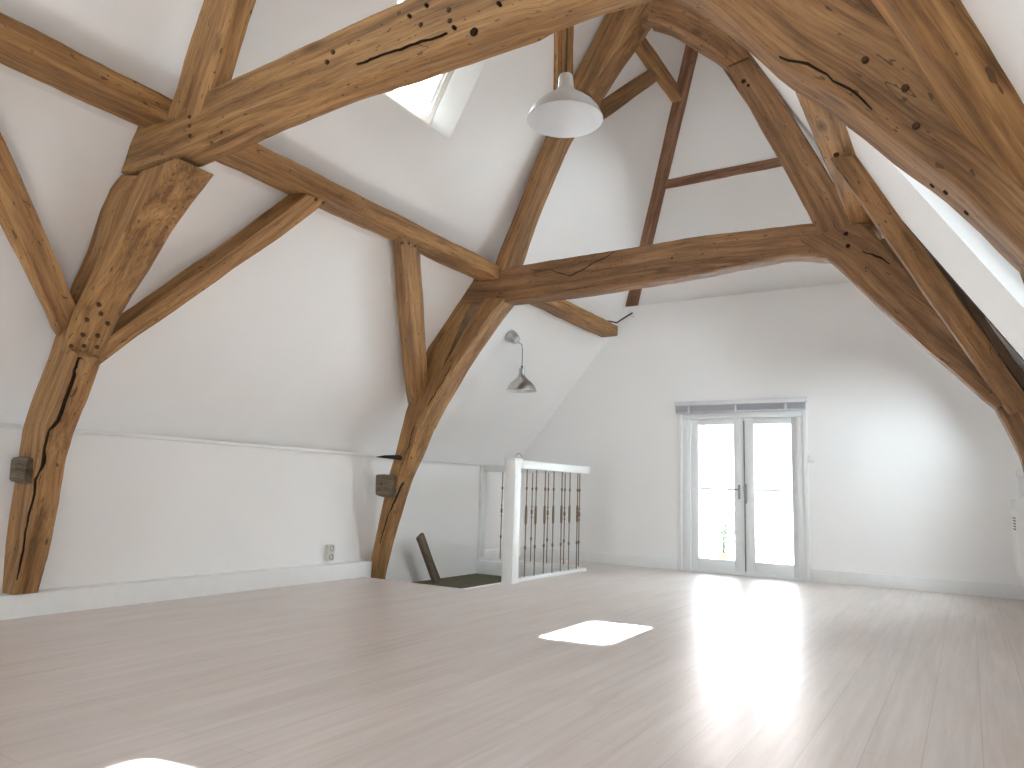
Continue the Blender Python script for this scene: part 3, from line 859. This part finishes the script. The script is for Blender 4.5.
brace2 = timber('knee_brace', 'oak knee brace under the left end of the far collar beam', 'brace', T['brace2'], (0, 0.26, 0), cham=0.014)
crack(brace2, [(-4.78, 6.05, 1.79), (-4.66, 6.05, 1.96), (-4.5, 6.05, 2.2)], FN, 0.008)
c2 = [((-4.34, 6.1, 3.205), (-4.57, 6.1, 2.87)), ((-3.9, 6.1, 3.19), (-3.88, 6.1, 2.835)), ((-2.85, 6.1, 3.20), (-2.85, 6.1, 2.836)), ((-1.9, 6.1, 3.206), (-1.98, 6.1, 2.868)),
      ((-1.2, 6.1, 3.18), (-1.15, 6.1, 2.93)), ((-0.95, 6.1, 3.165), (-0.85, 6.1, 2.86)), ((-0.58, 6.1, 3.15), (-0.42, 6.1, 2.78))]
collar2 = timber('collar_beam', 'dark brown far oak collar beam spanning the room above the french doors', 'beam', c2, (0, 0.2, 0), cham=0.013, mat=M['brown_oak'])
crack(collar2, FEAT['crack_collar2'], FN, 0.016)
crack(collar2, [(-3.49, 6.098, 3.10), (-3.62, 6.098, 3.135)], FN, 0.01)
for p in FEAT['peg_collar2']:
    peg(collar2, p, FN, 0.012)
timber('principal_rafter', 'oak rafter rising behind the large pendant lamp from the far collar beam', 'rafter', T['princ2L'], (0, 0.25, 0), mat=M['mid_oak'])
timber('upper_knee', 'short oak knee at the top of the left far rafter, above the large pendant lamp', 'brace', T['kneeUL'], (0, 0.28, 0), mat=M['mid_oak'])
timber('upper_knee', 'short sloping oak knee at the top of the right far rafter', 'brace', T['kneeUR'], (0, 0.2, 0), mat=M['brown_oak'])
uc = [((-2.75, 6.1, 5.66), (-2.75, 6.1, 5.46)), ((-1.95, 6.1, 5.66), (-1.95, 6.1, 5.46))]
timber('upper_collar', 'short upper collar beam near the ridge, mostly behind the near collar beam', 'beam', uc, (0, 0.18, 0), mat=M['brown_oak'])
pr2 = timber('principal_rafter', 'wide brown oak rafter descending on the right to the far collar beam', 'rafter', T['princ2R'], (0, 0.2, 0), mat=M['brown_oak'])
peg(pr2, (-1.50, 6.1, 4.55), FN, 0.02, 'knot_hole', M['check'])
peg(pr2, (-1.46, 6.1, 4.50), FN, 0.014, 'knot_hole', M['check'])
b2r = timber('knee_brace', 'dark oak knee brace with a split knot, under the right end of the far collar', 'brace', T['brace2R'], (0, 0.2, 0), cham=0.013, mat=M['brown_oak'])
crack(b2r, FEAT['crack_brace2R'], FN, 0.02)
for p in FEAT['peg_brace2R']:
    peg(b2r, p, FN, 0.018, 'knot_hole', M['check'])
p2r = [((-0.50, 6.12, 2.95), (-0.25, 6.12, 3.05)), ((-0.2, 6.12, 2.45), (0.08, 6.12, 2.5)), ((0.1, 6.12, 1.85), (0.36, 6.12, 1.95)), ((0.199, 6.12, 1.625), (0.42, 6.12, 1.68)),
       ((0.318, 6.12, 1.292), (0.56, 6.12, 1.3)), ((0.40, 6.12, 0.8), (0.66, 6.12, 0.8)), ((0.45, 6.12, 0.0), (0.7, 6.12, 0.0))]
timber('oak_post', 'oak post at the right side, below the joint of two far braces', 'post', p2r, (0, 0.2, 0), mat=M['brown_oak'])

# wind braces
LBo = Vector((-0.804, 0, 0.594)) * 0.14
LUo = Vector((-0.874, 0, 0.486)) * 0.11
wb1 = timber('wind_brace', 'oak wind brace slanting up to the left purlin, right of the broad pale knee brace', 'brace', T['wbl1far'], LBo)
for p in FEAT['peg_wbl1far']:
    peg(wb1, p, -LBo, 0.013)
wb1n = timber('wind_brace', 'oak wind brace running off the left edge of the picture towards the viewer', 'brace', T['wbl1near'], LBo)
wb2 = timber('wind_brace', 'nearly upright oak wind brace with three pegs at its top, left of the far post', 'brace', T['wbl2'], LBo)
for p in FEAT['peg_wbl2']:
    peg(wb2, p, -LBo, 0.014)
timber('wind_brace', 'upper oak wind brace hanging behind the large pendant lamp', 'brace', T['wbul'], LUo)
timber('wind_brace', 'short upper oak strut between the left far rafter and the upper purlin', 'brace', T['wbuf'], LUo, mat=M['mid_oak'])
SDV = Vector((-0.316, 0.788, 0.52))
w2 = timber('wind_brace', 'light brown oak wind brace crossing the right end of the far collar beam', 'brace', T['wbr2'], SDV * 0.13, cham=0.012, mat=M['mid_oak'])
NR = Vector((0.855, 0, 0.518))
edge_strip = timber('dark_edge_strip', None, None, [(Vector(q[1]) - NR * 0.004, Vector(q[1]) + NR * k) for q, k in zip(T['wbr2'], (0.03, 0.05, 0.07, 0.06, 0.06, 0.05))], SDV * 0.11, M['dark_edge'], cham=0.012, amp=0.012, step=0.04)  # very dark strip along the right edge of the brace
edge_strip.parent = w2
w1 = timber('wind_brace', 'thick oak wind brace in the top right corner, nearest of all', 'brace', T['wbr1'], SDV * 0.20, cham=0.012)
for p in ((-0.60, 4.73, 3.09), (-0.55, 4.73, 3.12)):
    peg(w2, p, (0.32, -0.79, -0.52), 0.016)

# purlins
beam_y('purlin', 'long oak purlin along the left roof slope from the left edge to the far wall', 'purlin', -4.23, -3.98, 3.085, 3.225, [YB + 0.02, 0, 2, 4, 6, 8, 9.12], cham=0.013, amp=0.009)
rp = beam_y('purlin', 'oak purlin along the right roof slope, seen under the near arched brace', 'purlin', -0.69, -0.47, 3.10, 3.27, [YB + 0.02, 0, 2, 4, 6, 8, 9.12], cham=0.016)
peg(rp, (-0.585, 4.05, 3.10), (0, 0, -1), 0.02, 'knot_hole', M['check'])
beam_y('purlin', 'upper oak purlin with a sawn end beside the thin hip rafter', 'purlin', -2.87, -2.74, 5.70, 5.86, [YB + 0.02, 0, 2, 4, 6, 8.12])
beam_y('ridge_beam', 'oak ridge beam at the top of the roof', 'beam', -2.47, -2.33, 6.15, 6.30, [YB + 0.02, 2, 5, 7.6])
# hip rafters and the thin rail between them
def hip_pts(f):
    z = LEDGE + 0.02 + (6.40 - LEDGE) * f
    y = 9.60 - (z - LEDGE) / 1.53
    return z, y
st = []
for f in (0, 0.33, 0.66, 1.0):
    z, y = hip_pts(f)
    x = -4.30 + (z - 3.10) / 1.8
    st.append(((x + 0.0, y - 0.10, z), (x + 0.135, y - 0.045, z)))
timber('hip_rafter', 'thin dark reddish hip rafter left of the hipped end, above the purlin end', 'rafter', st, (0.02, 0.09, 0), M['dark_oak'], cham=0.006, amp=0.004)
st = []
for f in (0, 0.33, 0.66, 1.0):
    z, y = hip_pts(f)
    x = -0.50 - (z - 3.10) / 1.8
    st.append(((x - 0.135, y - 0.045, z), (x, y - 0.10, z)))
timber('hip_rafter', 'hip rafter on the right of the hipped end, behind the wide right rafter', 'rafter', st, (-0.02, 0.09, 0), M['dark_oak'], cham=0.006, amp=0.004)
st = [((x, 8.66, 4.98), (x, 8.70, 4.875)) for x in (-3.20, -2.4, -1.55)]
timber('hip_rail', 'thin dark horizontal rail across the white hipped end', 'rail', st, (0, 0.06, 0.02), M['dark_oak'], cham=0.006, amp=0.004)

# ------------------------------------------------------------------ pendant lamps
def pendant(loc, label, sc, mat, ceiling_p, ceiling_n, cord_pts, zs=0.9, cord_name='cord'):
    root = empty('pendant_lamp', loc, label, 'lamp', None)
    L = Vector(loc)
    outer = [(0.020, 0.285), (0.034, 0.278), (0.039, 0.262), (0.042, 0.205), (0.047, 0.190), (0.055, 0.175), (0.080, 0.150), (0.120, 0.118), (0.155, 0.085), (0.182, 0.045), (0.196, 0.012), (0.200, 0.0)]
    inner = [(0.198, 0.0), (0.192, 0.012), (0.178, 0.043), (0.151, 0.081), (0.117, 0.112), (0.078, 0.143), (0.052, 0.166), (0.040, 0.18)]
    bm = bmesh.new()
    add_lathe(bm, [(r * sc, z * sc * zs) for r, z in outer] , L, 48, None, True, False)
    finish('lamp_shade', bm, mat, root, True, 50)
    bm = bmesh.new()
    add_lathe(bm, [(r * sc, z * sc * zs) for r, z in inner], L, 48, None, False, True)
    finish('shade_lining', bm, M['lamp_white'], root, True, 50)
    bm = bmesh.new()
    add_lathe(bm, [(0.020 * sc, 0.281 * sc * zs), (0.012 * sc, 0.298 * sc * zs), (0.006, 0.31 * sc * zs)], L, 16)
    add_tube(bm, [L + Vector((0, 0, 0.30 * sc * zs))] + cord_pts, 0.004, 8)
    finish(cord_name, bm, M['black'], root)
    bm = bmesh.new()
    q = Vector(ceiling_n).to_track_quat('Z', 'Y').to_matrix().to_4x4()
    add_lathe(bm, [(0.075, -0.01), (0.075, 0.03), (0.062, 0.075), (0.045, 0.115), (0.030, 0.125), (0.012, 0.13)], ceiling_p, 28, q)
    finish('ceiling_cup', bm, M['steel_grey'], root)
    return root


ly = 2.85
big_top = Vector((-1.521, ly, 4.93))
pendant((-1.521, ly, 2.67), 'large aluminium pendant lamp hanging high at the top centre', 0.89, M['alu'], big_top, (-0.874, 0, -0.486), [big_top + Vector((0, 0, -0.10))])
cp = Vector((-4.545, 7.27, 2.768))
nin = Vector((0.804, 0, -0.594))
tip = cp + nin * 0.13
pendant((-4.40, 7.31, 2.105), 'small grey pendant lamp hanging from the left slope above the stair railing', 0.90, M['steel_grey'], cp, nin,
        [Vector((-4.40, 7.31, 2.45)), Vector((-4.402, 7.31, 2.60)), Vector((-4.41, 7.305, 2.66)), tip + Vector((0.0, 0, -0.008)), tip - nin * 0.02], 1.08)

# ------------------------------------------------------------------ stair railing
rail = empty('stair_railing', (-4.10, 7.6, 0), 'white stair railing with a square newel post and thin wrought iron balusters', 'railing')
bm = bmesh.new()
add_box(bm, -4.165, -4.035, 6.63, 6.76, -0.02, 1.27, 0.006)
add_box(bm, -4.175, -4.025, 6.62, 6.77, 1.265, 1.29, 0.005)
newel = finish('newel_post', bm, M['paint'], rail)
bm = bmesh.new()
add_box(bm, -4.145, -4.055, 6.76, 8.50, 1.185, 1.275, 0.012)
add_box(bm, -5.60, -4.145, 8.30, 8.39, 1.185, 1.275, 0.012)
finish('handrail', bm, M['paint'], rail)
bm = bmesh.new()
add_box(bm, -4.14, -4.06, 6.76, 8.42, 0.0, 0.035, 0.004)
add_box(bm, -5.60, -4.14, 8.31, 8.39, 0.0, 0.055, 0.004)
finish('base_rail', bm, M['paint'], rail)
bm = bmesh.new()
add_box(bm, -5.605, -5.555, 8.29, 8.40, 0.0, 1.28, 0.004)
finish('wall_post', bm, M['paint'], rail)


def baluster(x, y, kind, z0=0.03):
    bm = bmesh.new()
    r = 0.0065
    prof = [(r, z0), (r, 0.32), (0.013, 0.335), (0.013, 0.355), (r, 0.37)]
    if kind == 0:
        prof += [(r, 0.58), (0.013, 0.60), (0.0145, 0.64), (0.0145, 0.74), (0.013, 0.78), (r, 0.80)]
    else:
        prof += [(r, 0.60), (0.013, 0.615), (r, 0.63), (r, 0.645), (0.014, 0.665), (0.014, 0.70), (r, 0.72), (r, 0.735), (0.013, 0.75), (r, 0.765)]
    prof += [(r, 0.955), (0.013, 0.97), (0.013, 0.985), (r, 1.0), (r, 1.19)]
    add_lathe(bm, prof, (x, y, 0), 10)
    return finish('baluster', bm, M['iron'], rail)


for i, y in enumerate((6.99, 7.20, 7.405, 7.61, 7.815, 8.02, 8.23)):
    baluster(-4.10, y, 0 if i % 2 == 0 else 0)
for i, x in enumerate((-5.27, -5.04, -4.81, -4.575, -4.335, -4.13)):
    baluster(x, 8.345, 1, 0.05)
bm = bmesh.new()
hp = []
for k in range(13):
    t = math.pi * k / 12
    hp.append((-4.04 + 0.035 * math.cos(t) , 6.70, 1.29 + 0.05 * math.sin(t)))
add_tube(bm, hp, 0.004, 6)
finish('hook', bm, M['handle'], newel)

# old wooden handrail end standing in the stair opening
p0, p1 = Vector((-5.42, 6.80, 0.40)), Vector((-5.42, 7.16, -0.15))
ax = (p1 - p0).normalized()
sy = ax.cross(Vector((1, 0, 0)))
o = timber('stair_handrail', None, None, [(p0 + sy * 0.06, p0 - sy * 0.06), (p1 + sy * 0.06, p1 - sy * 0.06)], (0.05, 0, 0), M['grey_oak'], cham=0.014, amp=0.002)
tag(o, 'brown wooden handrail board slanting up out of the stair opening', 'handrail')

# ------------------------------------------------------------------ blind over the french doors
bl = empty('venetian_blind', (-2.45, YF, 2.1), 'raised grey venetian blind above the french doors', 'blind')
box('head_rail', -3.275, -1.62, YF - 0.065, YF - 0.012, 2.125, 2.185, M['blind_rail'], bl, 0.004)
bm = bmesh.new()
for k in range(11):
    z = 2.046 + k * 0.0072
    add_box(bm, -3.26, -1.635, YF - 0.064, YF - 0.014, z, z + 0.0034)
finish('slat_stack', bm, M['blind'], bl, False)
box('bottom_rail', -3.262, -1.633, YF - 0.064, YF - 0.014, 2.03, 2.044, M['blind'], bl, 0.003)
for x in (-3.08, -2.47, -1.86):
    box('tape_clip', x - 0.012, x + 0.012, YF - 0.070, YF - 0.062, 2.03, 2.115, M['plastic'], bl)

# ------------------------------------------------------------------ small fittings
so = empty('wall_socket', (XL, 5.55, 0.19), 'pale double power socket on the left wall just above the baseboard', 'socket')
box('socket_plate', XL - 0.005, XL + 0.05, 5.53, 5.62, 0.185, 0.345, M['socket'], so, 0.01)
for z in (0.222, 0.308):
    bm = bmesh.new()
    add_lathe(bm, [(0.028, -0.004), (0.028, 0.003), (0.022, 0.003), (0.02, -0.002)], (XL + 0.05, 5.575, z), 20, Matrix.Rotation(math.radians(90), 4, 'Y'))
    finish('socket_inset', bm, M['grille'], so)
sw = empty('light_switch', (-1.595, YF, 1.44), 'small white light switch on the far wall right of the french doors', 'switch')
box('switch_plate', -1.637, -1.553, YF - 0.012, YF + 0.002, 1.398, 1.482, M['plastic'], sw, 0.003)
box('rocker', -1.622, -1.568, YF - 0.018, YF - 0.011, 1.413, 1.467, M['plastic'], sw, 0.003)

bm = bmesh.new()
add_tube(bm, [(-4.12, 9.05, 3.29), (-4.09, 9.14, 3.30), (-4.04, 9.22, 3.295), (-3.98, 9.33, 3.38), (-3.90, 9.44, 3.47)], 0.011, 8)
o = finish('cable', bm, M['black'])
tag(o, 'short black cable between the purlin end and the far wall', 'cable')
bm = bmesh.new()
add_tube(bm, [(-3.95, 9.45, 3.51), (-3.925, 9.43, 3.47), (-3.90, 9.44, 3.40), (-3.885, 9.455, 3.43)], 0.010, 8)
cl = finish('wire_end', bm, M['plastic'], o)

he = empty('wall_heater', (XR, 8.45, 0.6), 'white wall heater at the right edge with a grey grille and a flue pipe', 'heater')
prof = [(XR - 0.01, 1.02), (0.375, 1.02), (0.35, 1.0), (0.345, 0.40), (0.36, 0.33), (0.425, 0.14), (0.46, 0.12), (XR - 0.01, 0.12)]
bm = bmesh.new()
r0 = [bm.verts.new((x, 8.0, z)) for x, z in prof]
r1 = [bm.verts.new((x, 8.85, z)) for x, z in prof]
n = len(prof)
for k in range(n):
    bm.faces.new((r0[k], r0[(k + 1) % n], r1[(k + 1) % n], r1[k]))
bm.faces.new(r0); bm.faces.new(r1)
bmesh.ops.bevel(bm, geom=[e for e in bm.edges if abs(e.verts[0].co.y - e.verts[1].co.y) < 1e-5], offset=0.008, segments=2, affect='EDGES')
finish('body', bm, M['plastic'], he)
bm = bmesh.new()
for k in range(5):
    add_box(bm, 0.338, 0.350, 8.04, 8.40, 0.74 + k * 0.025, 0.752 + k * 0.025, 0.002)
finish('grille', bm, M['grille'], he)
bm = bmesh.new()
add_tube(bm, [(0.45, 8.6, 1.01), (0.45, 8.6, 1.20), (0.455, 8.6, 1.225), (0.475, 8.6, 1.24), (0.56, 8.6, 1.24)], 0.04, 16)
add_box(bm, 0.40, 0.50, 8.55, 8.65, 1.235, 1.30, 0.01)
finish('flue_pipe', bm, M['plastic'], he)

# ------------------------------------------------------------------ outside the french doors
bal = slab('balcony', (0, 0, -0.05), (1, 0, 0), (0, 1, 0), (0, 0, -1), (-4.4, -0.4), (YF + 0.3, 11.2), [], 0.2, M['house_wall'])
tag(bal, None, None, None, 'structure')
h = empty('neighbouring_house', (-2, 26, -6), 'sunlit white house across the street, seen through the french doors', 'house')
ho = slab('house_wall', (0, 26, -8), (1, 0, 0), (0, 0, 1), (0, 1, 0), (-16, 8), (0, 12.5), [], 5.0, M['house_wall'])
del ho['kind']
ho.parent = h
ho.matrix_parent_inverse = parent_world(h).inverted()
for x in (-8.2, -6.3, -4.0, -1.9):
    for z in (-2.6, 0.9):
        wnd = box('window', x, x + 0.9, 25.94, 26.02, z, z + 1.4, M['frame'], h, 0.01)
        box('pane', x + 0.08, x + 0.82, 25.92, 25.95, z + 0.08, z + 1.32, M['house_pane'], wnd)
bm = bmesh.new()
for s_, (z0_, z1_) in ((0, (4.4, 7.4)),):
    vs = [bm.verts.new(p) for p in ((-16.4, 25.6, 4.4), (8.4, 25.6, 4.4), (8.4, 28.5, 7.2), (-16.4, 28.5, 7.2), (-16.4, 31.4, 4.4), (8.4, 31.4, 4.4))]
    bm.faces.new((vs[0], vs[1], vs[2], vs[3])); bm.faces.new((vs[3], vs[2], vs[5], vs[4])); bm.faces.new((vs[0], vs[3], vs[4])); bm.faces.new((vs[1], vs[5], vs[2])); bm.faces.new((vs[0], vs[4], vs[5], vs[1]))
finish('roof', bm, M['house_roof'], h, False)


def shrub(loc, hh, rr, label, sd):
    rnd = random.Random(sd)
    root = empty('potted_shrub', loc, label, 'plant')
    L = Vector(loc)
    bm = bmesh.new()
    add_lathe(bm, [(0.10, 0), (0.14, 0.22), (0.15, 0.24), (0.13, 0.24), (0.12, 0.20)], L, 20)
    finish('pot', bm, M['pot'], root)
    bm = bmesh.new()
    lf = bmesh.new()
    for k in range(9):
        ang = rnd.uniform(0, 6.28)
        top = L + Vector((math.cos(ang) * rr * rnd.uniform(.3, 1), math.sin(ang) * rr * rnd.uniform(.3, 1), hh * rnd.uniform(.6, 1)))
        b0 = L + Vector((0, 0, 0.2))
        mid = b0.lerp(top, 0.5) + Vector((rnd.uniform(-.04, .04), rnd.uniform(-.04, .04), 0.04))
        add_tube(bm, [b0, mid, top], [0.007, 0.005, 0.003], 5)
        for q in range(14):
            t = rnd.uniform(0.3, 1)
            p = b0.lerp(mid, t * 2) if t < 0.5 else mid.lerp(top, t * 2 - 1)
            dr = Vector((rnd.uniform(-1, 1), rnd.uniform(-1, 1), rnd.uniform(-.2, .9))).normalized()
            sd_ = dr.orthogonal().normalized()
            ln, wd = rnd.uniform(.05, .09), rnd.uniform(.012, .02)
            v = [lf.verts.new(p), lf.verts.new(p + dr * ln * .5 + sd_ * wd), lf.verts.new(p + dr * ln), lf.verts.new(p + dr * ln * .5 - sd_ * wd)]
            lf.faces.new(v)
    finish('stem', bm, M['leaf'], root)
    finish('foliage', lf, M['leaf'], root, False, recalc=False)


shrub((-2.95, 10.5, -0.05), 0.95, 0.22, 'leafy potted shrub outside the left french door', 2)

bpy.context.view_layer.update()
